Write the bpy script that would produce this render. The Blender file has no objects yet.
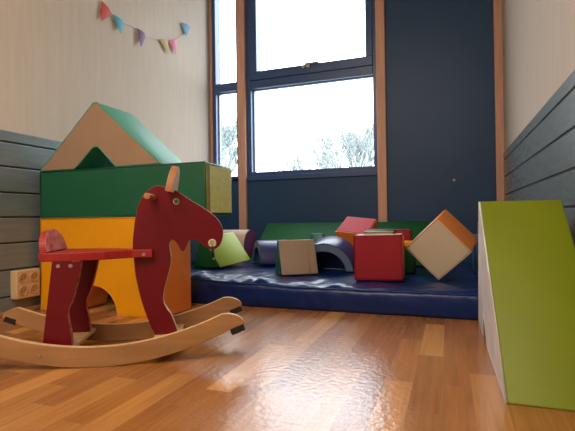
import bpy, bmesh, math, random
from mathutils import Vector, Matrix, noise
R = math.radians
rnd = random.Random(7)
sc = bpy.context.scene
col = sc.collection

# ---------------------------------------------------------------- camera
cam = bpy.data.cameras.new('camera'); cam_o = bpy.data.objects.new('camera', cam); col.objects.link(cam_o)
cr = Vector((0.93926467, 0.34291868, -0.01373517)); cu = Vector((0.0149369, -0.0008633, 0.9998881)); cf = Vector((-0.3428684, 0.9393647, 0.005933))
M4 = Matrix((cr, cu, -cf)).transposed().to_4x4(); M4.translation = (0, 0, .45)
cam_o.matrix_world = M4
cam.sensor_fit = 'HORIZONTAL'; cam.sensor_width = 36; cam.lens = 27.82; cam.clip_start = .02
sc.camera = cam_o

# ---------------------------------------------------------------- world, sun-less overcast sky, exposure
w = bpy.data.worlds.new('overcast'); sc.world = w; w.use_nodes = True
wn = w.node_tree.nodes; wl = w.node_tree.links
bg = wn['Background']
tc = wn.new('ShaderNodeTexCoord'); sep = wn.new('ShaderNodeSeparateXYZ'); wl.new(tc.outputs['Generated'], sep.inputs[0])
wr = wn.new('ShaderNodeValToRGB'); wl.new(sep.outputs['Z'], wr.inputs[0])
wr.color_ramp.elements[0].position = 0.0; wr.color_ramp.elements[0].color = (.80, .88, .95, 1)
wr.color_ramp.elements[1].position = .6; wr.color_ramp.elements[1].color = (.86, .94, 1, 1)
wl.new(wr.outputs[0], bg.inputs['Color']); bg.inputs['Strength'].default_value = 9.0
sc.view_settings.view_transform = 'Standard'; sc.view_settings.look = 'None'; sc.view_settings.gamma = 1
sc.view_settings.use_curve_mapping = False
sc.view_settings.exposure = 0.0
sc.cycles.max_bounces = 8; sc.cycles.transparent_max_bounces = 12
sc.cycles.sample_clamp_indirect = 20; sc.cycles.caustics_reflective = False; sc.cycles.caustics_refractive = False

def portal(loc, sx, sz):                       # sampling hint in the window opening, gives no light of its own
    l = bpy.data.lights.new('window_portal', 'AREA'); l.shape = 'RECTANGLE'; l.size = sx; l.size_y = sz
    l.cycles.is_portal = True
    o = bpy.data.objects.new('window_portal', l); col.objects.link(o); o.location = loc; o.rotation_euler = (R(-90), 0, 0)
portal((-1.08, 3.58, 1.66), 1.12, 1.74); portal((-1.84, 3.58, 1.66), .25, 1.74)

FILL_POS = [(-0.82, -0.25, 2.66), (-0.82, -1.2, 2.66)]  # soft warm fill added from behind the viewer, sources out of view
for p in FILL_POS:
    l = bpy.data.lights.new('fill_light', 'AREA'); l.shape = 'RECTANGLE'; l.size = 1.8; l.size_y = .85
    l.energy = 38; l.color = (1, .89, .76)
    o = bpy.data.objects.new('fill_light', l); col.objects.link(o); o.location = (p[0], p[1], 2.60)

# ---------------------------------------------------------------- helpers
def lin(c):
    return tuple(((x/255)/12.92 if x/255 <= .04045 else ((x/255+.055)/1.055)**2.4) for x in c) + (1,)

def mat(name, c, rough=.5, c2=None, nscale=8, bump=0, bscale=60, spec=.5, stretch=None, coat=0, nmix=.5):
    m = bpy.data.materials.new(name); m.use_nodes = True
    n = m.node_tree.nodes; L = m.node_tree.links; b = n['Principled BSDF']
    b.inputs['Roughness'].default_value = rough; b.inputs['Specular IOR Level'].default_value = spec
    b.inputs['Coat Weight'].default_value = coat
    t = n.new('ShaderNodeTexCoord'); mp = n.new('ShaderNodeMapping'); L.new(t.outputs['Object'], mp.inputs[0])
    if stretch: mp.inputs['Scale'].default_value = stretch
    nz = n.new('ShaderNodeTexNoise'); L.new(mp.outputs[0], nz.inputs['Vector']); nz.inputs['Scale'].default_value = nscale; nz.inputs['Detail'].default_value = 5
    cr_ = n.new('ShaderNodeValToRGB'); L.new(nz.outputs['Fac'], cr_.inputs[0])
    c = lin(c); c2 = lin(c2) if c2 else tuple(x*.9 for x in c[:3])+(1,)
    cr_.color_ramp.elements[0].position = .5-nmix*.5; cr_.color_ramp.elements[0].color = c2
    cr_.color_ramp.elements[1].position = .5+nmix*.5; cr_.color_ramp.elements[1].color = c
    L.new(cr_.outputs[0], b.inputs['Base Color'])
    if bump:
        nb = n.new('ShaderNodeTexNoise'); L.new(mp.outputs[0], nb.inputs['Vector']); nb.inputs['Scale'].default_value = bscale; nb.inputs['Detail'].default_value = 3
        bp = n.new('ShaderNodeBump'); bp.inputs['Strength'].default_value = bump; bp.inputs['Distance'].default_value = .01
        L.new(nb.outputs['Fac'], bp.inputs['Height']); L.new(bp.outputs[0], b.inputs['Normal'])
    return m

def vinyl(name, c, rough=.42, c2=None, bump=.25): return mat(name, c, rough, c2, 6, bump, 9, .5)

def tag(o, label=None, cat=None, group=None, kind=None):
    if label: o['label'] = label
    if cat: o['category'] = cat
    if group: o['group'] = group
    if kind: o['kind'] = kind
    return o

def empty(name, loc=(0, 0, 0), rot=(0, 0, 0), label=None, cat=None, group=None):
    o = bpy.data.objects.new(name, None); col.objects.link(o); o.location = loc; o.rotation_euler = rot; o.empty_display_size = .05
    return tag(o, label, cat, group)

def obj(name, bm, mats, parent=None):
    me = bpy.data.meshes.new(name); bm.normal_update(); bm.to_mesh(me); bm.free()
    for m in (mats if isinstance(mats, (list, tuple)) else [mats]): me.materials.append(m)
    o = bpy.data.objects.new(name, me); col.objects.link(o)
    if parent is not None: o.parent = parent
    return o

def bevel_sharp(bm, off, seg=3, ang=25):
    if off <= 0: return
    bm.normal_update()
    es = [e for e in bm.edges if len(e.link_faces) == 2 and e.calc_face_angle(0) > R(ang)]
    r = bmesh.ops.bevel(bm, geom=es, offset=off, segments=seg, affect='EDGES', profile=.5, clamp_overlap=True)
    for f in r['faces']: f.smooth = True

def box(x0, x1, y0, y1, z0, z1, bev=.0, seg=2, bm=None):
    t = bmesh.new()
    bmesh.ops.create_cube(t, size=1, matrix=Matrix.Translation(((x0+x1)/2, (y0+y1)/2, (z0+z1)/2)) @ Matrix.Diagonal((abs(x1-x0), abs(y1-y0), abs(z1-z0), 1)))
    bevel_sharp(t, bev, seg)
    if bm is None: return t
    join(bm, t); return bm

def join(a, b):
    me = bpy.data.meshes.new('tmp'); b.to_mesh(me); b.free(); a.from_mesh(me); bpy.data.meshes.remove(me)

def prism(outline, length, bev=.008, seg=3, M=None, ang=25):
    """outline = list of (x,z), counter-clockwise seen from -Y; extruded from y=0 to y=length"""
    bm = bmesh.new()
    a = [bm.verts.new((x, 0, z)) for x, z in outline]; b = [bm.verts.new((x, length, z)) for x, z in outline]
    n = len(a)
    bm.faces.new(a); bm.faces.new(b[::-1])
    for i in range(n):
        j = (i+1) % n; f = bm.faces.new((a[j], a[i], b[i], b[j])); f.smooth = True
    bmesh.ops.recalc_face_normals(bm, faces=bm.faces)
    bevel_sharp(bm, bev, seg, ang)
    for f in bm.faces:
        if len(f.verts) > 8: f.smooth = False
    if M is not None: bm.transform(M)
    return bm

def inset_outline(o, d):
    n = len(o); out = []
    for i in range(n):
        p0, p1, p2 = Vector(o[i-1]), Vector(o[i]), Vector(o[(i+1) % n])
        d1 = (p1-p0).normalized(); d2 = (p2-p1).normalized()
        n1 = Vector((-d1.y, d1.x)); n2 = Vector((-d2.y, d2.x)); b = n1+n2
        k = d/max(.35, 1+n1.dot(n2))
        out.append(tuple(p1+b*k))
    return out

def tube(pts, r, sides=8, bm=None, closed=False, taper=None):
    bm = bm or bmesh.new(); pts = [Vector(p) for p in pts]; n = len(pts); rings = []
    ref = None
    for i, p in enumerate(pts):
        if closed: d = pts[(i+1) % n]-pts[i-1]
        else: d = pts[min(i+1, n-1)]-pts[max(i-1, 0)]
        d.normalize()
        if ref is None: ref = d.orthogonal().normalized()
        u = (ref-d*ref.dot(d))
        u = u.normalized() if u.length > 1e-5 else d.orthogonal().normalized()
        ref = u; v = d.cross(u); rr = r if taper is None else r*(1+(taper-1)*i/(n-1))
        rings.append([bm.verts.new(p+(u*math.cos(2*math.pi*k/sides)+v*math.sin(2*math.pi*k/sides))*rr) for k in range(sides)])
    m = n if closed else n-1
    for i in range(m):
        A, B = rings[i], rings[(i+1) % n]
        for k in range(sides):
            f = bm.faces.new((A[k], A[(k+1) % sides], B[(k+1) % sides], B[k])); f.smooth = True
    if not closed:
        bm.faces.new(rings[0][::-1]); bm.faces.new(rings[-1])
    return bm

def cyl(r, h, M=None, seg=32, bev=0, bm=None, r2=None):
    t = bmesh.new()
    bmesh.ops.create_cone(t, cap_ends=True, segments=seg, radius1=r, radius2=r if r2 is None else r2, depth=h)
    for f in t.faces:
        if len(f.verts) == 4: f.smooth = True
    bevel_sharp(t, bev, 3, 40)
    if M is not None: t.transform(M)
    if bm is None: return t
    join(bm, t); return bm

def catmull(pts, k=5, closed=True):
    out = []; n = len(pts)
    for i in range(n if closed else n-1):
        g = (lambda j: Vector(pts[j % n])) if closed else (lambda j: Vector(pts[max(0, min(n-1, j))]))
        p0, p1, p2, p3 = g(i-1), g(i), g(i+1), g(i+2)
        for s in range(k):
            t = s/k
            out.append(tuple(.5*((2*p1)+(p2-p0)*t+(2*p0-5*p1+4*p2-p3)*t*t+(3*p1-p0-3*p2+p3)*t**3)))
    if not closed: out.append(tuple(pts[-1]))
    return out

def board(outline, holes, thick, bev=.0015, edge_slot=False):
    """flat board cut to an outline with holes; returns bmesh in (x, z) with thickness along y, centred"""
    cu_ = bpy.data.curves.new('tmp', 'CURVE'); cu_.dimensions = '2D'; cu_.fill_mode = 'BOTH'
    for pl in [outline]+list(holes):
        s = cu_.splines.new('POLY'); s.points.add(len(pl)-1); s.use_cyclic_u = True
        for q, p in zip(s.points, pl): q.co = (p[0], p[1], 0, 1)
    cu_.extrude = thick/2-bev; cu_.bevel_depth = bev; cu_.bevel_resolution = 2; cu_.offset = -bev
    o = bpy.data.objects.new('tmp', cu_); col.objects.link(o)
    dg = bpy.context.evaluated_depsgraph_get(); me = bpy.data.meshes.new_from_object(o.evaluated_get(dg))
    bm = bmesh.new(); bm.from_mesh(me); bpy.data.objects.remove(o); bpy.data.curves.remove(cu_); bpy.data.meshes.remove(me)
    bmesh.ops.remove_doubles(bm, verts=bm.verts, dist=1e-5)
    bm.normal_update()
    for f in bm.faces:
        side = abs(f.normal.z) < .35
        f.smooth = False
        if edge_slot and side: f.material_index = 1
    bm.transform(Matrix(((1, 0, 0, 0), (0, 0, -1, 0), (0, 1, 0, 0), (0, 0, 0, 1))))
    return bm

def pose(name, x, y, z, rx, ry, rz, label, cat, group=None):
    return empty(name, (x, y, z), (rx, ry, rz), label, cat, group)

# ---------------------------------------------------------------- materials
M_wall = mat('beige_wallpaper', (205, 191, 175), .7, (197, 182, 165), 5, .06, 30, .3, (6, 6, .5))
M_board = mat('grey_painted_board', (116, 129, 134), .27, (104, 117, 122), 10, .10, 40, .8, (3, .8, 6))
M_groove = mat('dark_groove', (22, 24, 26), .8)
M_navy = mat('navy_painted_panel', (44, 76, 114), .42, (40, 70, 106), 3, .05, 40, .3)
M_frame = mat('navy_window_frame', (56, 86, 140), .32, (50, 80, 130), 4, 0, 40, .5)
M_seal = mat('light_glazing_bead', (140, 155, 175), .35)
M_post = mat('pine_post', (224, 176, 152), .5, (200, 152, 128), 6, .08, 40, .4, (10, 10, .6))
M_base = mat('oak_moulding', (180, 135, 90), .5, (150, 105, 68), 6, 0, 40, .4, (6, .8, 6))
M_ceil = mat('white_ceiling_paint', (228, 224, 215), .8)
M_ground = mat('snowy_grass', (150, 158, 150), .9, (120, 130, 118), .6)
M_bark = mat('pale_bark', (136, 146, 148), .9, (122, 132, 134), 9)
M_metal = mat('brushed_steel', (170, 170, 165), .35); M_metal.node_tree.nodes['Principled BSDF'].inputs['Metallic'].default_value = .8
M_black = mat('black_rubber', (18, 18, 19), .6)
M_red = mat('red_lacquer', (108, 8, 24), .36, (96, 7, 20), 5, .03, 30, .35)
M_rededge = mat('worn_red_edge', (205, 130, 110), .55, (150, 34, 32), 40, 0, 30, .4, nmix=.3)
M_seatred = mat('red_lacquer_seat', (165, 36, 32), .36, (140, 24, 24), 9, .03, 30, .5)
M_worn = mat('worn_red_paint', (226, 160, 152), .6, (190, 74, 70), 45, .1, 80, .3, nmix=.4)
M_paleedge = mat('unpainted_pale_edge', (222, 200, 172), .55, (196, 160, 128), 25)
M_beech = mat('beech_wood', (174, 130, 84), .42, (146, 106, 68), 5, .05, 40, .5, (1.2, 8, 8))
M_beechedge = mat('beech_ply_edge', (222, 188, 140), .5, (190, 145, 98), 30, 0, 40, .4, (1, 1, 6))
M_earw = mat('tan_beech_ear', (178, 118, 72), .5, (160, 100, 58), 14)
M_earface = mat('bare_plywood', (220, 195, 160), .7, (190, 150, 110), 60, .2, 90)

V_green = vinyl('deep_green_vinyl', (22, 92, 62))
V_green2 = vinyl('teal_green_vinyl', (66, 156, 130), .45)
V_dkgreen = mat('bottle_green_vinyl', (22, 92, 48), .6, None, 6, .2, 9, .3)
V_taupe = vinyl('taupe_vinyl', (156, 132, 112), .5)
V_mdgreen = vinyl('leaf_green_vinyl', (46, 160, 76), .45)
V_teal = vinyl('teal_vinyl', (16, 104, 100), .4)
V_olive = vinyl('olive_vinyl', (150, 146, 62), .5, (118, 116, 40))
V_worn_olive = mat('worn_lime_vinyl', (232, 240, 156), .5, (200, 212, 112), 45, .1, 60, .4, nmix=.6)
V_yellow = vinyl('amber_yellow_vinyl', (236, 160, 8))
V_orange = vinyl('orange_vinyl', (234, 134, 48))
V_beige = vinyl('beige_vinyl', (160, 132, 106), .45)
V_cream = vinyl('cream_vinyl', (216, 200, 174), .45)
V_white = mat('greyish_white_vinyl', (236, 236, 238), .5, (198, 198, 198), 12, .2, 20)
V_lime = mat('lime_vinyl', (118, 130, 8), .5, None, 6, .2, 9, .3)
V_lime2 = vinyl('bright_lime_vinyl', (176, 204, 64), .42)
V_red = mat('crimson_vinyl', (150, 20, 38), .5, None, 6, .2, 9, .35)
V_red2 = mat('rose_red_vinyl', (190, 30, 52), .6, None, 6, .2, 9, .25)
V_blue = vinyl('royal_navy_vinyl', (52, 60, 116), .32)
V_steel = vinyl('slate_blue_vinyl', (104, 126, 150), .4)
V_sky = vinyl('steel_blue_vinyl', (70, 104, 150), .38)
V_purple = vinyl('plum_vinyl', (120, 50, 94), .42)
V_pink = vinyl('pale_pink_vinyl', (214, 186, 168), .45)
V_char = mat('charcoal_vinyl', (34, 36, 38), .6, None, 6, .1, 9, .25)
V_mat = mat('navy_mat_vinyl', (10, 42, 104), .30, (8, 34, 86), 7, .8, 10, .3)

# floor: vinyl planks running towards the window
def floor_mat():
    m = bpy.data.materials.new('vinyl_plank_floor'); m.use_nodes = True
    n = m.node_tree.nodes; L = m.node_tree.links; b = n['Principled BSDF']
    def math_(op, a, b_=None, c=None):
        q = n.new('ShaderNodeMath'); q.operation = op
        for i, v in enumerate((a, b_, c)):
            if v is None: continue
            if hasattr(v, 'links'): L.new(v, q.inputs[i])
            else: q.inputs[i].default_value = v
        return q.outputs[0]
    t = n.new('ShaderNodeTexCoord'); s = n.new('ShaderNodeSeparateXYZ'); L.new(t.outputs['Object'], s.inputs[0])
    W_, LEN = .0735, .44
    xr = math_('DIVIDE', math_('ADD', s.outputs['X'], .1), W_)
    row = math_('FLOOR', xr)
    wn1 = n.new('ShaderNodeTexWhiteNoise'); wn1.noise_dimensions = '1D'; L.new(row, wn1.inputs['W'])
    yr = math_('ADD', math_('DIVIDE', s.outputs['Y'], LEN), math_('MULTIPLY', wn1.outputs['Value'], 1.0))
    cell = math_('FLOOR', yr)
    cb = n.new('ShaderNodeCombineXYZ'); L.new(row, cb.inputs[0]); L.new(cell, cb.inputs[1])
    wn2 = n.new('ShaderNodeTexWhiteNoise'); wn2.noise_dimensions = '2D'; L.new(cb.outputs[0], wn2.inputs['Vector'])
    ramp = n.new('ShaderNodeValToRGB'); L.new(wn2.outputs['Value'], ramp.inputs[0])
    e = ramp.color_ramp.elements; e[0].position = 0; e[0].color = lin((150, 96, 50)); e[1].position = 1; e[1].color = lin((206, 148, 84))
    for ps, c in ((.45, (160, 104, 56)), (.62, (168, 112, 60)), (.84, (182, 124, 68))):
        q = e.new(ps); q.color = lin(c)
    # grain
    gv = n.new('ShaderNodeCombineXYZ'); L.new(math_('MULTIPLY', s.outputs['X'], 60), gv.inputs[0]); L.new(math_('MULTIPLY', s.outputs['Y'], 3), gv.inputs[1]); L.new(math_('MULTIPLY', wn2.outputs['Value'], 50), gv.inputs[2])
    g = n.new('ShaderNodeTexNoise'); L.new(gv.outputs[0], g.inputs['Vector']); g.inputs['Scale'].default_value = 1.2; g.inputs['Detail'].default_value = 6; g.inputs['Distortion'].default_value = .8
    gm = n.new('ShaderNodeMapRange'); L.new(g.outputs['Fac'], gm.inputs[0]); gm.inputs[1].default_value = .3; gm.inputs[2].default_value = .7; gm.inputs[3].default_value = .80; gm.inputs[4].default_value = 1.1
    mul = n.new('ShaderNodeMix'); mul.data_type = 'RGBA'; mul.blend_type = 'MULTIPLY'; mul.inputs['Factor'].default_value = 1
    L.new(ramp.outputs[0], mul.inputs['A'])
    cg = n.new('ShaderNodeCombineColor'); [L.new(gm.outputs[0], cg.inputs[i]) for i in range(3)]
    L.new(cg.outputs[0], mul.inputs['B'])
    # seams
    fx = math_('FRACT', xr); fy = math_('FRACT', yr)
    ex = math_('MULTIPLY', math_('MINIMUM', fx, math_('SUBTRACT', 1, fx)), W_); ey = math_('MULTIPLY', math_('MINIMUM', fy, math_('SUBTRACT', 1, fy)), LEN)
    seam = math_('LESS_THAN', math_('MINIMUM', ex, ey), .0011)
    mx = n.new('ShaderNodeMix'); mx.data_type = 'RGBA'; L.new(math_('MULTIPLY', seam, .4), mx.inputs['Factor']); L.new(mul.outputs['Result'], mx.inputs['A']); mx.inputs['B'].default_value = lin((150, 118, 84))
    L.new(mx.outputs['Result'], b.inputs['Base Color'])
    b.inputs['Roughness'].default_value = .23; b.inputs['Specular IOR Level'].default_value = .65
    nb = n.new('ShaderNodeTexNoise'); L.new(t.outputs['Object'], nb.inputs['Vector']); nb.inputs['Scale'].default_value = 60; nb.inputs['Detail'].default_value = 2
    bp = n.new('ShaderNodeBump'); bp.inputs['Strength'].default_value = .2; bp.inputs['Distance'].default_value = .005
    L.new(nb.outputs['Fac'], bp.inputs['Height']); L.new(bp.outputs[0], b.inputs['Normal'])
    return m
M_floor = floor_mat()

def glass_mat():
    m = bpy.data.materials.new('window_glass'); m.use_nodes = True
    n = m.node_tree.nodes; L = m.node_tree.links; n.remove(n['Principled BSDF'])
    tr = n.new('ShaderNodeBsdfTransparent'); gl = n.new('ShaderNodeBsdfGlossy'); gl.inputs['Roughness'].default_value = .02
    mx = n.new('ShaderNodeMixShader'); mx.inputs[0].default_value = .05
    L.new(tr.outputs[0], mx.inputs[1]); L.new(gl.outputs[0], mx.inputs[2]); L.new(mx.outputs[0], n['Material Output'].inputs['Surface'])
    return m
M_glass = glass_mat()

def emit_mat(name, c, s):
    m = bpy.data.materials.new(name); m.use_nodes = True; b = m.node_tree.nodes['Principled BSDF']
    b.inputs['Base Color'].default_value = (*c, 1); b.inputs['Emission Color'].default_value = (*c, 1); b.inputs['Emission Strength'].default_value = s
    return m

# ---------------------------------------------------------------- room shell
XL, XR, YB, YF, ZC = -2.0, .365, 3.5, -1.9, 2.7
def struct(name, bm, m, parent=None): return tag(obj(name, bm, m, parent), kind='structure')
struct('floor', box(XL-.1, XR+.1, YF-.1, YB+.12, -.08, 0), M_floor)
struct('ceiling', box(XL-.1, XR+.1, YF-.1, YB+.12, ZC, ZC+.08), M_ceil)
struct('wall_left', box(XL-.1, XL-.004, YF, YB+.12, 0, ZC), M_wall)
struct('wall_right', box(XR+.004, XR+.1, YF, YB+.12, 0, ZC), M_wall)
struct('wall_front', box(XL-.1, XR+.1, YF-.1, YF, 0, ZC), M_wall)
# navy back wall with the window opening left out
bw = bmesh.new()
box(-.451, XR+.014, YB, YB+.12, 0, ZC, bm=bw)
box(XL-.014, -.451, YB, YB+.12, 0, .80, bm=bw)
box(XL-.014, -.451, YB, YB+.12, 2.58, ZC, bm=bw)
struct('wall_back', bw, M_navy)
# board panelling along both side walls
ZB = [0.0, .09, .219, .348, .473, .592, .717, .836, .890]
def panelling(side):
    bm = bmesh.new()
    x0, x1 = (XL-.0035, XL+.003) if side == 'left' else (XR-.003, XR+.0035)
    for a, b in zip(ZB, ZB[1:]):
        box(x0, x1, YF, YB-.002, a+(.0035 if a > 0 else 0), b-(.0035 if b < .88 else 0), bev=.003, bm=bm)
    return bm
struct('trim_1', panelling('left'), M_board); struct('trim_2', panelling('right'), M_board)
struct('trim_3', box(XL-.0038, XL-.001, YF, YB-.003, .002, .885), M_groove)
struct('trim_4', box(XR+.001, XR+.0038, YF, YB-.003, .002, .885), M_groove)
struct('baseboard_left', box(XL, XL+.014, YF, YB-.01, 0, .022, bev=.005), M_base)
struct('baseboard_right', box(XR-.014, XR, YF, YB-.04, 0, .022, bev=.005), M_base)
# pine posts
struct('trim_5', box(-1.715, -1.643, YB-.03, YB+.1, 0, ZC, bev=.003), M_post)
struct('trim_6', box(-.520, -.451, YB-.03, YB+.1, 0, ZC, bev=.003), M_post)
struct('trim_7', box(.316, XR+.0038, YB-.03, YB, 0, ZC, bev=.003), M_post)
struct('trim_8', box(-1.999, -1.976, YB-.004, YB+.1, .79, ZC, bev=.002), M_post)

def ring(x0, x1, z0, z1, wl_, wr_, wb, wt, y0, y1, bev=.003):
    bm = bmesh.new()
    box(x0, x1, y0, y1, z0, z0+wb, bev, bm=bm); box(x0, x1, y0, y1, z1-wt, z1, bev, bm=bm)
    box(x0, x0+wl_, y0, y1, z0+wb, z1-wt, bev, bm=bm); box(x1-wr_, x1, y0, y1, z0+wb, z1-wt, bev, bm=bm)
    return bm
win = empty('window_1', (-1.08, YB, .80)); tag(win, kind='structure')
def wpart(name, bm, m, par):
    bm.transform(Matrix.Translation(-Vector(par.location))); return obj(name, bm, m, par)
fr = bmesh.new()                               # outer frame with the transom between the two lights
join(fr, ring(-1.643, -.520, .80, 2.58, .043, .03, .05, .05, YB+.0, YB+.1)); box(-1.60, -.55, YB+.0, YB+.1, 1.571, 1.64, .003, bm=fr)
wpart('frame', fr, M_frame, win)
wpart('sash', ring(-1.600, -.55, 1.640, 2.53, .062, .052, .074, .06, YB-.012, YB+.07), M_frame, win)
wpart('glazing_bead', ring(-1.600, -.55, .848, 1.573, .012, .008, .006, .010, YB+.045, YB+.075, .001), M_seal, win)
g = bmesh.new(); box(-1.595, -.555, YB+.058, YB+.064, .85, 1.572, bm=g); wpart('pane', g, M_glass, win)
g = bmesh.new(); box(-1.54, -.6, YB+.045, YB+.051, 1.713, 2.48, bm=g); wpart('pane', g, M_glass, win)
hb = bmesh.new(); box(-1.10, -.985, YB-.030, YB-.014, 1.708, 1.722, .003, bm=hb)
cyl(.012, .016, Matrix.Translation((-1.115, YB-.018, 1.692)) @ Matrix.Rotation(R(90), 4, 'X'), bm=hb); cyl(.012, .016, Matrix.Translation((-1.070, YB-.018, 1.690)) @ Matrix.Rotation(R(90), 4, 'X'), bm=hb)
box(-1.108, -1.06, YB-.028, YB-.012, 1.694, 1.712, .002, bm=hb)
wpart('latch', hb, M_metal, win)
wpart('sill_rail', box(-1.643, -.520, YB-.016, YB-.0005, .775, .815, .003), M_frame, win)
win2 = empty('window_2', (-1.84, YB, .78)); tag(win2, kind='structure')
f2 = ring(-1.975, -1.715, .78, 2.58, .033, .024, .045, .05, YB+.0, YB+.1); box(-1.945, -1.735, YB+.0, YB+.1, 1.577, 1.650, .003, bm=f2)
wpart('frame', f2, M_frame, win2)
wpart('glazing_bead', ring(-1.942, -1.739, .825, 1.577, .010, .003, .004, .008, YB+.045, YB+.075, .001), M_seal, win2)
g = bmesh.new(); box(-1.942, -1.739, YB+.058, YB+.064, .825, 1.577, bm=g); wpart('pane', g, M_glass, win2)
g = bmesh.new(); box(-1.942, -1.739, YB+.058, YB+.064, 1.65, 2.53, bm=g); wpart('pane', g, M_glass, win2)

# fill panels added under the ceiling to brighten the room, unseen above the frame
M_diff = emit_mat('fill_diffuser', (1, .90, .76), 1.2)
for i, p in enumerate(FILL_POS):
    t = empty('fill_panel', (p[0], p[1], ZC-.07), label=['added fill light panel nearer the window, above the frame', 'added fill light panel farther from the window, behind the viewer'][i], cat='ceiling light', group='added fill lights')
    obj('housing', box(-.95, .95, -.47, .47, .02, .07, .006), M_ceil, t)
    obj('diffuser', box(-.92, .92, -.44, .44, .0, .02, .004), M_diff, t)

# ---------------------------------------------------------------- outside
struct('ground', box(-60, 60, YB+.3, 90, -.8, -.6), M_ground)
def bare_tree(x, y, hgt, seed, label, spread=.5, base=-.6, n0=4):
    r_ = random.Random(seed); bm = bmesh.new()
    def grow(p, d, ln, rad, depth):
        pts = [p]; q = p.copy(); dd = d.copy()
        for k in range(3):
            dd = (dd+Vector((r_.uniform(-1, 1), r_.uniform(-1, 1), r_.uniform(-.2, .6)))*.16).normalized(); q = q+dd*ln/3; pts.append(q.copy())
        tube(pts, rad, 4 if depth > 1 else 6, bm, taper=.62)
        if depth >= 6: return
        for k in range(n0 if depth < 3 else 3 if depth < 5 else 2):
            a = r_.uniform(0, 6.28); v = Vector((math.cos(a), math.sin(a), r_.uniform(.2, 1.1)))
            nd = (dd*.75+v*spread).normalized(); s = r_.uniform(.45, 1)
            b0 = pts[1].lerp(pts[3], s)
            grow(b0, nd, ln*r_.uniform(.6, .8), rad*.6, depth+1)
    grow(Vector((0, 0, 0)), Vector((0, 0, 1)), hgt*.30, hgt*.026, 0)
    zm = max(v.co.z for v in bm.verts); bm.transform(Matrix.Scale(hgt/zm, 4))
    o = obj('bare_tree', bm, M_bark); o.location = (x, y, base)
    return tag(o, label, 'tree', 'bare trees outside')
bare_tree(-3.1, 16.5, 5.2, 3, 'pale leafless tree outside, low through the right corner of the large lower pane', n0=4)
bare_tree(-4.9, 21.5, 5.6, 5, 'thin pale leafless tree outside, just left of the corner tree in the large lower pane', n0=4)
bare_tree(-6.6, 19, 4.2, 8, 'small leafless sapling outside, at the bottom middle of the large lower pane', .4, n0=3)
bare_tree(-10.1, 19, 6.4, 11, 'tall pale leafless tree outside the narrow left window', .6, n0=4)

# ---------------------------------------------------------------- crash mat
def mat_top(x, y=2.3): return .122 + .024*max(0, min(1, (-.75-x)/.6))*max(0, min(1, (3.0-y)/.12))
def crash_mat():
    bm = bmesh.new(); prof = []
    for k in range(9): prof.append(('f', k/8))
    for k in range(1, 61): prof.append(('t', k/60))
    NX = 220; rows = []
    x0, x1 = -1.97, .345; y0, y1 = 2.062, 3.44
    for i in range(NX+1):
        x = x0+(x1-x0)*i/NX; zt0 = mat_top(x)
        wob = .006*noise.noise((x*2.2, 3.1, 0))
        edge = min(1, min(i, NX-i)/5); rowv = []
        for kind, t in prof:
            zt = zt0
            if kind == 'f':
                z = t*(zt-.016)*(.35+.65*edge); y = y0-.006*math.sin(math.pi*min(1, t*1.05))+wob*t
                wr_ = (noise.noise((x*9, t*1.5, 5))+.7*noise.noise((x*24+t*3, t*2, 9)))*.004*math.sin(math.pi*t)
                y += wr_*1.6; y += .006*max(0, t-.9)/.1+.008*(1-t)
            else:
                y = y0+wob+.010+(y1-y0-.01)*t*t*.35+(y1-y0-.01)*t*.65
                dy = y-y0; zt = mat_top(x, y); prof_z = zt-.016*math.exp(-dy/.018)
                fold = noise.noise((x*9+dy*6, dy*4, 1.7))+.6*noise.noise((x*21-dy*11, dy*8, 8.3))
                lf = max(0, min(1, (-.45-x)/.4)); amp = (.005+.010*lf)*math.exp(-((dy-.06)/.13)**2)+.003+.006*lf*math.exp(-(dy/.5)**2)
                z = prof_z+fold*amp
                if t > .9: z -= .05*((t-.9)/.1)**2
                z -= .014*math.exp(-((x+.045)**2+(y-2.40)**2)/.0036)
                z = z*(.35+.65*edge)
            rowv.append(bm.verts.new((x, y, z)))
        rowv.append(bm.verts.new((x, y1, 0)))
        rows.append(rowv)
    m = len(rows[0])
    for i in range(NX):
        for k in range(m-1):
            f = bm.faces.new((rows[i][k], rows[i+1][k], rows[i+1][k+1], rows[i][k+1])); f.smooth = True
        bm.faces.new((rows[i][0], rows[i][m-1], rows[i+1][m-1], rows[i+1][0]))
    bm.faces.new(rows[0]); bm.faces.new(rows[NX][::-1])
    return bm
t = empty('crash_mat', (-.8, 2.7, 0), label='thick navy blue vinyl crash mat lying on the floor under the window', cat='crash mat')
bm = crash_mat(); bm.transform(Matrix.Translation((.8, -2.7, 0))); obj('mat_body', bm, V_mat, t)
sm = tube([(x*1.0, 2.062+.006*noise.noise((x*2.2, 3.1, 0))+.006, mat_top(x)-.014) for x in [-1.95+i*.0229 for i in range(100)]], .0035, 6)
sm.transform(Matrix.Translation((.8, -2.7, 0))); obj('piping', sm, V_mat, t)

# ---------------------------------------------------------------- foam blocks
def panel(outline, name, m, parent, y=-.0012, th=.004, inset=.006, M=None):
    """thin coloured covering panel on the y=0 end of a prism"""
    o = inset_outline(outline, inset)
    bm = prism(o, th, .0012, 2); bm.transform(Matrix.Translation((0, y, 0)))
    if M is not None: bm.transform(M)
    return obj(name, bm, m, parent)

def piping(outline, parent, m, y=0, r=.0032, inset=.002, M=None):
    o = inset_outline(outline, inset)
    bm = tube([(x, y, z) for x, z in o], r, 6, closed=True)
    if M is not None: bm.transform(M)
    return obj('piping', bm, m, parent)

def rect(w_, h_): return [(-w_/2, -h_/2), (w_/2, -h_/2), (w_/2, h_/2), (-w_/2, h_/2)]
def arc(cx, cz, r, a0, a1, n=24): return [(cx+r*math.cos(R(a0+(a1-a0)*i/n)), cz+r*math.sin(R(a0+(a1-a0)*i/n))) for i in range(n+1)]

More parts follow.
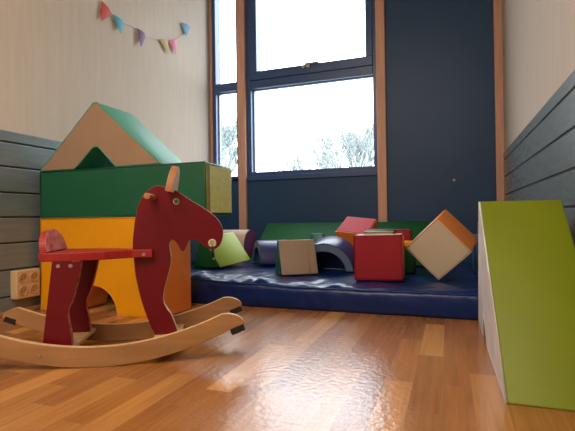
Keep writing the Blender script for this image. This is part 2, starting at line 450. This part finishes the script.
# stack against the left wall: arch block, long block, roof
t = empty('foam_arch_block', (-1.595, 1.70, 0), label='yellow foam block with an arched cut-out and orange end, bottom of the tall stack', cat='foam block', group='foam blocks in the tall stack')
out = [(-.37, 0), (-.16, 0)]+arc(-.025, 0, .135, 180, 0)[1:-1]+[(.11, 0), (.37, 0), (.37, .464), (-.37, .464)]
out = [(-.37, 0)]+arc(-.025, 0, .135, 180, 0)+[(.37, 0), (.37, .464), (-.37, .464)]
obj('body', prism(out, .235, .010), V_orange, t); panel(out, 'front_panel', V_yellow, t); piping(out, t, V_yellow)
t = empty('foam_long_block', (-1.485, 1.70, .466), label='long deep green foam block lying on the yellow arch block', cat='foam block', group='foam blocks in the tall stack')
out = [(-.48, 0), (.488, 0), (.488, .237), (-.48, .237)]
obj('body', prism(out, .25, .010), V_green, t); piping(out, t, V_green)
MR = Matrix.Translation((.488, .125, .1185)) @ Matrix.Rotation(R(90), 4, 'Z')
panel(rect(.25, .234), 'end_panel', V_worn_olive, t, inset=.012, M=MR)
panel([(-.125, -.117), (-.09, -.117), (-.09, .117), (-.125, .117)], 'end_strip', V_olive, t, y=-.0024, inset=.004, M=MR)
t = empty('foam_roof_block', (-1.603, 1.70, .7045), label='beige and green triangular foam roof block with a notch, on top of the stack', cat='foam block', group='foam blocks in the tall stack')
out = [(-.362, 0), (-.135, 0), (-.105, .022), (-.02, .096), (-.0, .104), (.02, .096), (.095, .022), (.118, 0), (.374, 0), (.012, .318), (-.012, .318)]
obj('body', prism(out, .25, .008), V_green2, t); panel(out, 'front_panel', V_beige, t, inset=.005); piping(out, t, V_green2)

# big lime wedge by the right wall: profile runs along Y, length along X
def wedge():
    t = empty('foam_roof_block', (.0, 0, 0), label='large lime green triangular foam block standing on the floor by the right wall', cat='foam block')
    yf, yb, ya, za = 1.172, 2.04, 1.60, .496
    prof = [(yf, 0), (1.665, 0), (1.685, .06), (1.722, .10), (1.765, .06), (1.785, 0), (yb, 0), (ya+.010, za), (ya-.010, za)]
    # prism local x -> world y, local y(length) -> world x
    Mx = Matrix(((-.012, 1, -.045, .1205+1.172*.012), (1, 0, 0, 0), (0, 0, 1, 0), (0, 0, 0, 1)))
    o2 = prof
    bm = prism(o2, .236, .007); bm.transform(Mx); bmesh.ops.recalc_face_normals(bm, faces=bm.faces)
    obj('body', bm, V_lime, t)
    pb = prism(inset_outline(prof, .005), .004, .001, 2); pb.transform(Matrix.Translation((0, -.0015, 0))); pb.transform(Mx); bmesh.ops.recalc_face_normals(pb, faces=pb.faces)
    obj('side_panel', pb, V_white, t)
    pp = tube([(x, 0, z) for x, z in inset_outline(prof, .002)], .003, 6, closed=True); pp.transform(Mx); obj('piping', pp, V_white, t)
wedge()

# long dark green ramp along the back wall
def ramp():
    t = empty('foam_ramp_block', (-.72, 2.97, .130), (0, 0, 0), 'long dark green foam ramp lying along the navy wall at the back of the mat', 'foam block', 'foam blocks on the mat')
    prof = [(0, 0), (.44, 0), (.44, .282), (.40, .282)]
    Mx = Matrix(((0, 1, 0, -.68), (1, 0, 0, 0), (0, 0, 1, 0), (0, 0, 0, 1)))
    bm = prism(prof, 1.36, .010); bm.transform(Mx); bmesh.ops.recalc_face_normals(bm, faces=bm.faces); obj('body', bm, V_dkgreen, t)
    for s in (0, 1.36):
        pp = tube([(x, s, z) for x, z in inset_outline(prof, .002)], .003, 6, closed=True); pp.transform(Mx); obj('piping', pp, V_dkgreen, t)
ramp()

def tri_block(name, pos, rot, a, ht, ln, body, front, label, group='foam blocks on the mat', extra=None):
    t = empty(name, pos, rot, label, 'foam block', group)
    out = [(-a/2, 0), (a/2, 0), (.006, ht), (-.006, ht)]
    obj('body', prism(out, ln, .007), body, t); panel(out, 'end_panel', front, t, inset=.004); piping(out, t, front)
    return t
tri_block('foam_roof_block', (-1.4308, 2.4326, .150), (.1108, -.0492, -.3842), .275, .188, .255, V_lime2, V_mdgreen,
          'small triangular foam block with lime side and dark green end, by the horse muzzle')
t = tri_block('foam_roof_block', (-.925, 2.372, .128), (0, -.05, -.988), .155, .196, .216, V_taupe, V_teal,
          'small beige triangular foam block with teal end, at the front of the mat')
# stitched seam band on its beige face
sl = Vector((-.006, 0, .196))-Vector((-.0775, 0, 0)); sl2 = Vector((.006, 0, .196))-Vector((.0775, 0, 0))
nrm = Vector((sl2.z, 0, -sl2.x)).normalized()
a0 = Vector((.0775, .166, 0))+sl2*.03+nrm*.001; a1 = Vector((.0775, .166, 0))+sl2*.97+nrm*.001
obj('seam', tube([a0, a0.lerp(a1, .5)+nrm*.001, a1], .0028, 6), V_beige, t)
tri_block('foam_roof_block', (-.872, 2.84, .13), (0, 0, R(-90)), .12, .215, .085, V_teal, V_teal, 'teal foam block peeking out behind the navy arch')

# cubes
def cube_block(name, pos, rot, d, body, label, panels=(), group='foam blocks on the mat', bev=.011):
    a, b, c = d
    t = empty(name, pos, rot, label, 'foam block', group)
    bb = prism(rect(a, c), b, bev); bb.transform(Matrix.Translation((0, -b/2, 0))); obj('body', bb, body, t)
    for face, nm, m in panels:
        F = {'front': (Matrix.Translation((0, -b/2, 0)), rect(a, c)),
             'back': (Matrix.Translation((0, b/2, 0)) @ Matrix.Rotation(R(180), 4, 'Z'), rect(a, c)),
             'right': (Matrix.Translation((a/2, 0, 0)) @ Matrix.Rotation(R(90), 4, 'Z'), rect(b, c)),
             'left': (Matrix.Translation((-a/2, 0, 0)) @ Matrix.Rotation(R(-90), 4, 'Z'), rect(b, c)),
             'top': (Matrix.Translation((0, 0, c/2)) @ Matrix.Rotation(R(-90), 4, 'X'), rect(a, b)),
             'bottom': (Matrix.Translation((0, 0, -c/2)) @ Matrix.Rotation(R(90), 4, 'X'), rect(a, b))}[face]
        panel(F[1], nm, m, t, inset=.007, M=F[0])
    fo = rect(a, c); piping(fo, t, panels[0][2] if panels and panels[0][0] == 'front' else body, M=Matrix.Translation((0, -b/2, 0)))
    return t
cube_block('foam_cube', (-.0380, 2.470, .306), (.345, .79, .0506), (.230, .2235, .230), V_orange,
           'foam cube with cream front and orange side, tipped up on one corner', [('front', 'front_panel', V_cream)])
cube_block('foam_cube', (-.349, 2.37, .2435), (0, -.015, .05), (.243, .21, .228), V_red,
           'crimson red foam cube with a cream top standing upright at the mat front', [('front', 'front_panel', V_red), ('top', 'top_panel', V_cream), ('right', 'side_panel', V_orange)])
cube_block('foam_cube', (-.572, 2.915, .310), (.4769, .0974, -.1443), (.213, .213, .205), V_orange,
           'rose red foam cube tilted back against the green ramp behind the navy arch', [('top', 'top_panel', V_red2)])
cube_block('foam_cube', (-.335, 2.85, .25), (0, 0, .03), (.22, .18, .236), V_red,
           'dark red foam cube hidden behind the upright crimson cube', [('top', 'top_panel', V_red)])
cube_block('foam_pad', (-.352, 2.41, .3715), (R(4), 0, .05), (.155, .13, .016), V_char,
           'thin charcoal pad with a pale rim lying on the upright crimson cube', [('front', 'front_rim', V_cream)], bev=.004)
gb = cube_block('foam_block', (-.232, 2.68, .2), (0, 0, .0), (.08, .12, .15), V_dkgreen,
           'narrow dark green block with a yellow top, between the crimson and cream cubes')
obj('cap', box(-.04, .04, -.06, .06, .0755, .107, .006), V_yellow, gb)
cube_block('foam_cube', (.235, 2.80, .232), (0, 0, .0), (.22, .22, .214), V_sky,
           'blue foam cube mostly hidden behind the tipped cream and orange cube', [('front', 'front_panel', V_sky)])
cube_block('foam_block', (.25, 2.80, .377), (0, 0, .12), (.18, .16, .075), V_red,
           'red foam block lying on the half hidden blue cube by the right wall', [('front', 'front_panel', V_red)])
cube_block('foam_cube', (-1.72, 2.78, .258), (0, 0, .1), (.22, .20, .21), V_sky,
           'steel blue foam cube at the left behind the small green and lime block', [('front', 'front_panel', V_sky)])

# cylinder
t = empty('foam_cylinder', (-1.57, 3.10, .254), (0, R(90), 0), 'pale pink foam cylinder with a plum end lying at the back of the mat', 'foam block', 'foam blocks on the mat')
obj('body', cyl(.112, .27, bev=.008, seg=48), V_pink, t)
obj('end_panel', cyl(.107, .004, Matrix.Translation((0, 0, .1345)), bev=.001, seg=48), V_purple, t)
obj('piping', tube([(.110*math.cos(a), .110*math.sin(a), .134) for a in [i*2*math.pi/48 for i in range(48)]], .003, 6, closed=True), V_purple, t)

# half-round arches
def arch_block(pos, rot, ro, ri, ln, label):
    t = empty('foam_arch_block', pos, rot, label, 'foam block', 'foam blocks on the mat')
    out = arc(0, 0, ro, 0, 180)+arc(0, 0, ri, 180, 0)
    obj('body', prism(out, ln, .007), V_blue, t); panel(out, 'end_panel', V_steel, t, inset=.003); piping(out, t, V_blue)
    return t
arR = arch_block((-.703, 2.585, .130), (R(13), 0, R(-2)), .171, .120, .18, 'navy half-round foam arch with slate blue end, left of the crimson cube')
obj('back_panel', prism([(-.123, -.042), (.123, -.042)]+arc(0, 0, .123, 0, 180), .012, .001, M=Matrix.Translation((0, .166, 0))), V_blue, arR)
arch_block((-1.225, 2.745, .153), (0, 0, R(-55)), .150, .105, .21, 'navy half-round foam arch facing left, behind the beige triangular block')

# ---------------------------------------------------------------- rocking horse
horse = empty('rocking_horse', (-1.062-.4617*.16, 1.06+.887*.16, 0), (0, 0, R(27.5)), 'red wooden rocking horse with beech rockers standing on the plank floor', 'rocking horse')
def shift(bm, y, x=0, z=0): bm.transform(Matrix.Translation((x, y, z))); return bm
# head and front leg, one board
head = [(0.209, 0.569), (0.234, 0.563), (0.269, 0.551), (0.298, 0.533), (0.328, 0.512), (0.356, 0.495), (0.384, 0.475), (0.406, 0.456), (0.419, 0.438), (0.428, 0.418), (0.430, 0.401), (0.426, 0.376), (0.417, 0.357), (0.406, 0.348), (0.392, 0.344), (0.375, 0.349), (0.358, 0.362), (0.342, 0.374), (0.325, 0.381), (0.313, 0.376), (0.304, 0.358), (0.298, 0.345), (0.291, 0.34), (0.283, 0.345), (0.276, 0.359), (0.268, 0.372), (0.259, 0.38), (0.251, 0.379), (0.245, 0.366), (0.247, 0.345), (0.25, 0.31), (0.245, 0.283), (0.235, 0.245), (0.227, 0.214), (0.222, 0.183), (0.224, 0.163), (0.234, 0.143), (0.247, 0.124), (0.257, 0.099), (0.266, 0.074)]
tail = [(0.270, 0.057), (0.195, 0.053)]
back = [(0.182, 0.078), (0.161, 0.134), (0.145, 0.19), (0.131, 0.259), (0.125, 0.321), (0.122, 0.365), (0.125, 0.403), (0.129, 0.437), (0.134, 0.466), (0.14, 0.495), (0.15, 0.519), (0.162, 0.54), (0.178, 0.555), (0.193, 0.565)]
outl = catmull(back+head, 4, closed=False)+tail
def circ(x, z, r, n=20): return [(x+r*math.cos(2*math.pi*i/n), z+r*math.sin(2*math.pi*i/n)) for i in range(n)]
hb = board(outl, [circ(.270, .513, .0095), circ(.392, .366, .0115)], .024, .002, edge_slot=True)
ho = obj('head_board', hb, [M_red, M_paleedge], horse)
# rockers
RR, CX = .85, .05
def rb(s): return (s-.045)**2/(2*RR)
xs = [i*.0125 for i in range(-31, 33)]
bot = [(CX+x, rb(CX+x)) for x in xs if -.375 < x < .405]
topc = [(s, z+.062) for s, z in bot if -.352 < s-CX < .382]
def rend(sg, k=.012):
    zt = rb(CX+sg*.38)+.061; zb = rb(CX+sg*.41)+k
    return [(CX+sg*(.384+.062*math.sin(a)), zt-(zt-zb)*(1-math.cos(a))) for a in [i*math.pi/20 for i in range(1, 11)]]
ol = bot+rend(1)[::-1]+topc[::-1]+[(a+.028, b-.006) for a, b in rend(-1)]
for y in (-.15, .15):
    rk = obj('rocker', shift(board(ol, [], .02, .002, edge_slot=True), y), [M_beech, M_beechedge], horse)
    for sgn in (-1, 1):
        fb = box(-.024, .022, -.0105, .0105, -.024, 0, .004); ang = math.atan((.42*sgn)/RR)
        fb.transform(Matrix.Translation((CX+.420*sgn+(.034 if sgn < 0 else 0), y, rb(CX+.42*sgn)+.002)) @ Matrix.Rotation(-ang*.8, 4, 'Y')); obj('rubber_foot', fb, M_black, rk)
    for s, z in ((-.12, .033), (.256, .038)):
        q = cyl(.0045, .003, Matrix.Translation((s, y+(-.0105 if y < 0 else .0105), z+.012)) @ Matrix.Rotation(R(90), 4, 'X'), 12); obj('bolt', q, M_metal, rk)
# cross slats
obj('cross_slat', box(-.135, -.044, -.140, .140, .040, .054, .002), M_beechedge, horse)
obj('cross_slat', box(.192, .279, -.140, .140, .040, .054, .002), M_beechedge, horse)
# rear legs
left_e = [(-.134, .054), (-.102, .324)]
right_e = catmull([(-.016, .324), (-.018, .30), (-.027, .257), (-.043, .201), (-.056, .172), (-.057, .145), (-.050, .107), (-.046, .075), (-.046, .054)], 4, closed=False)
for y in (-.10, .085):
    lg = obj('rear_leg', shift(board(left_e+right_e, [], .021, .0018, edge_slot=True), y), [M_red, M_rededge], horse)
    if y < 0:
        for s in (-.083, -.046):
            obj('bolt', cyl(.006, .004, Matrix.Translation((s, y-.0115, .309)) @ Matrix.Rotation(R(90), 4, 'X'), 14), M_metal, lg)
# seat with the two prongs that clasp the neck
so = [(-.152, -.085), (-.13, -.112), (-.05, -.112), (.05, -.085), (.10, -.05), (.125, -.036), (.19, -.034), (.193, -.0135), (.12, -.0135), (.12, .0135), (.193, .0135), (.19, .034), (.125, .036), (.10, .05), (.05, .085), (-.05, .112), (-.13, .112), (-.152, .085)]
sbm = board(so, [], .027, .003); sbm.transform(Matrix.Rotation(R(90), 4, 'X')); sbm.transform(Matrix.Translation((0, 0, .3365)))
bmesh.ops.recalc_face_normals(sbm, faces=sbm.faces)
st = obj('seat', sbm, M_seatred, horse)
obj('bolt', cyl(.006, .004, Matrix.Translation((.163, -.0352, .334)) @ Matrix.Rotation(R(90), 4, 'X'), 14), M_metal, st)
# half-moon backrest and ear, both set crosswise
def halfmoon(w_, h_, th): 
    return board(arc(0, 0, 1, 0, 180, 28) and [(w_*math.cos(R(a)), h_*math.sin(R(a))**.9 if a not in (0, 180) else 0) for a in [i*180/28 for i in range(29)]], [], th, .002, edge_slot=True)
bk = halfmoon(.090, .074, .022)
bk.transform(Matrix.Translation((-.134, 0, .350)) @ Matrix.Rotation(R(-13), 4, 'Y') @ Matrix.Rotation(R(90), 4, 'Z'))
bko = obj('backrest', bk, [M_worn, M_seatred], horse)
ear = halfmoon(.074, .093, .022)
ear.transform(Matrix.Translation((.252, 0, .545)) @ Matrix.Rotation(R(11), 4, 'Y') @ Matrix.Rotation(R(90), 4, 'Z'))
tag(obj('ear', ear, [M_earface, M_earw], horse), 'tan half-round beech ear set across the head')
obj('handle', cyl(.011, .26, Matrix.Translation((.193, 0, .526)) @ Matrix.Rotation(R(90), 4, 'X'), 20, .003), M_earw, horse)
mr = tube([(.392+.0112*math.cos(a), -.0125, .366+.0112*math.sin(a)) for a in [i*2*math.pi/24 for i in range(24)]], .0034, 6, closed=True)
tag(obj('mouth_ring', mr, M_paleedge, ho), 'pale ring round the mouth hole')
er = tube([(.270+.0095*math.cos(a), -.0118, .513+.0095*math.sin(a)) for a in [i*2*math.pi/24 for i in range(24)]], .0014, 6, closed=True)
obj('eye_ring', er, M_paleedge, ho)
cd = tube([(.392, .0, .357), (.392, -.014, .353), (.393, -.0165, .34), (.395, -.0165, .316)], .005, 8)
co = obj('rein_cord', cd, M_black, horse)
obj('cord_tip', cyl(.0028, .008, Matrix.Translation((.3955, -.0165, .312)), 10), M_paleedge, co)

# ---------------------------------------------------------------- wall socket
so_ = empty('wall_socket', (XL, 1.6225, .144), label='beige four-way wall socket on the grey boards behind the horse', cat='wall socket')
M_plast = mat('beige_plastic', (214, 182, 142), .4, (206, 172, 132)); M_plast2 = mat('beige_plastic_inner', (190, 150, 112), .45)
obj('housing', box(0, .044, -.066, .066, -.069, .069, .006, 3), M_plast, so_)
for dy in (-.031, .031):
    for dz in (-.031, .031):
        Mq = Matrix.Translation((.044, dy, dz)) @ Matrix.Rotation(R(90), 4, 'Y')
        rg = tube([(.0455, dy+.022*math.cos(a), dz+.022*math.sin(a)) for a in [i*2*math.pi/28 for i in range(28)]], .0028, 6, closed=True)
        q = obj('socket_outlet', rg, M_plast2, so_)
        obj('socket_face', cyl(.020, .003, Mq, 24), M_plast2, q)
        pn = bmesh.new()
        for sg in (-1, 1): cyl(.0028, .002, Matrix.Translation((.0462, dy+sg*.0075, dz+sg*.004)) @ Matrix.Rotation(R(90), 4, 'Y'), 10, bm=pn)
        obj('pin_hole', pn, M_black, q)

# ---------------------------------------------------------------- bunting on the left wall
XW = XL-.004
bn = empty('bunting', (XW, 2.6, 1.8), label='string of small coloured paper flags pinned across the beige left wall', cat='bunting')
def bl(p): return (p[0]-XW, p[1]-2.6, p[2]-1.8)
sp = [(1.98, 1.98), (2.18, 1.804), (2.262, 1.761), (2.372, 1.749), (2.506, 1.763), (2.591, 1.742), (2.753, 1.780), (2.865, 1.818), (2.978, 1.868), (3.06, 1.94), (3.176, 2.00)]
sp = catmull([(y, z) for y, z in sp], 4, closed=False)
M_str = mat('pale_string', (205, 195, 180), .8)
obj('string', tube([bl((XW+.006, y, z)) for y, z in sp], .0016, 6), M_str, bn)
flags = [('red', (206, 84, 74), [(2.175, 1.806), (2.166, 1.674), (2.268, 1.758)], .0),
         ('turquoise', (84, 178, 200), [(2.271, 1.762), (2.325, 1.655), (2.380, 1.748)], .02),
         ('mauve', (130, 104, 140), [(2.500, 1.766), (2.520, 1.637), (2.596, 1.742)], .03),
         ('mustard', (190, 165, 105), [(2.750, 1.782), (2.856, 1.700), (2.862, 1.816)], .0),
         ('pink', (228, 132, 160), [(2.868, 1.816), (2.948, 1.732), (2.978, 1.868)], .015),
         ('blue', (110, 155, 185), [(3.037, 2.026), (3.092, 1.927), (3.180, 2.046)], .01)]
for nm, c, tri, curl in flags:
    A, B, C = [Vector((0, y, z)) for y, z in tri]
    bm = bmesh.new(); N = 8; g = {}
    for i in range(N+1):
        for j in range(N+1-i):
            u, v = i/N, j/N; p = A*(1-u-v)+B*u+C*v
            p.x = XW+.010+.012*math.sin(math.pi*min(1, (v+u*.5)))*(1+curl*30)*.8
            g[i, j] = bm.verts.new(bl(p))
    for i in range(N):
        for j in range(N-i):
            bm.faces.new((g[i, j], g[i+1, j], g[i, j+1]))
            if j < N-i-1: bm.faces.new((g[i+1, j], g[i+1, j+1], g[i, j+1]))
    bmesh.ops.recalc_face_normals(bm, faces=bm.faces)
    bmesh.ops.solidify(bm, geom=bm.faces[:], thickness=.001)
    tag(obj('flag', bm, mat(nm+'_paper', c, .7, None, 20), bn), nm+' paper flag')

# small pale wall plug on the navy panel
pg = cyl(.009, .014, Matrix.Rotation(R(90), 4, 'X'), 16, .002); cyl(.004, .012, Matrix.Translation((0, -.010, 0)) @ Matrix.Rotation(R(90), 4, 'X'), 12, bm=pg)
po = obj('wall_hook', pg, M_paleedge); po.location = (.034, YB-.007, .714); tag(po, 'tiny pale hook on the dark navy panel right of the pine post', 'hook')
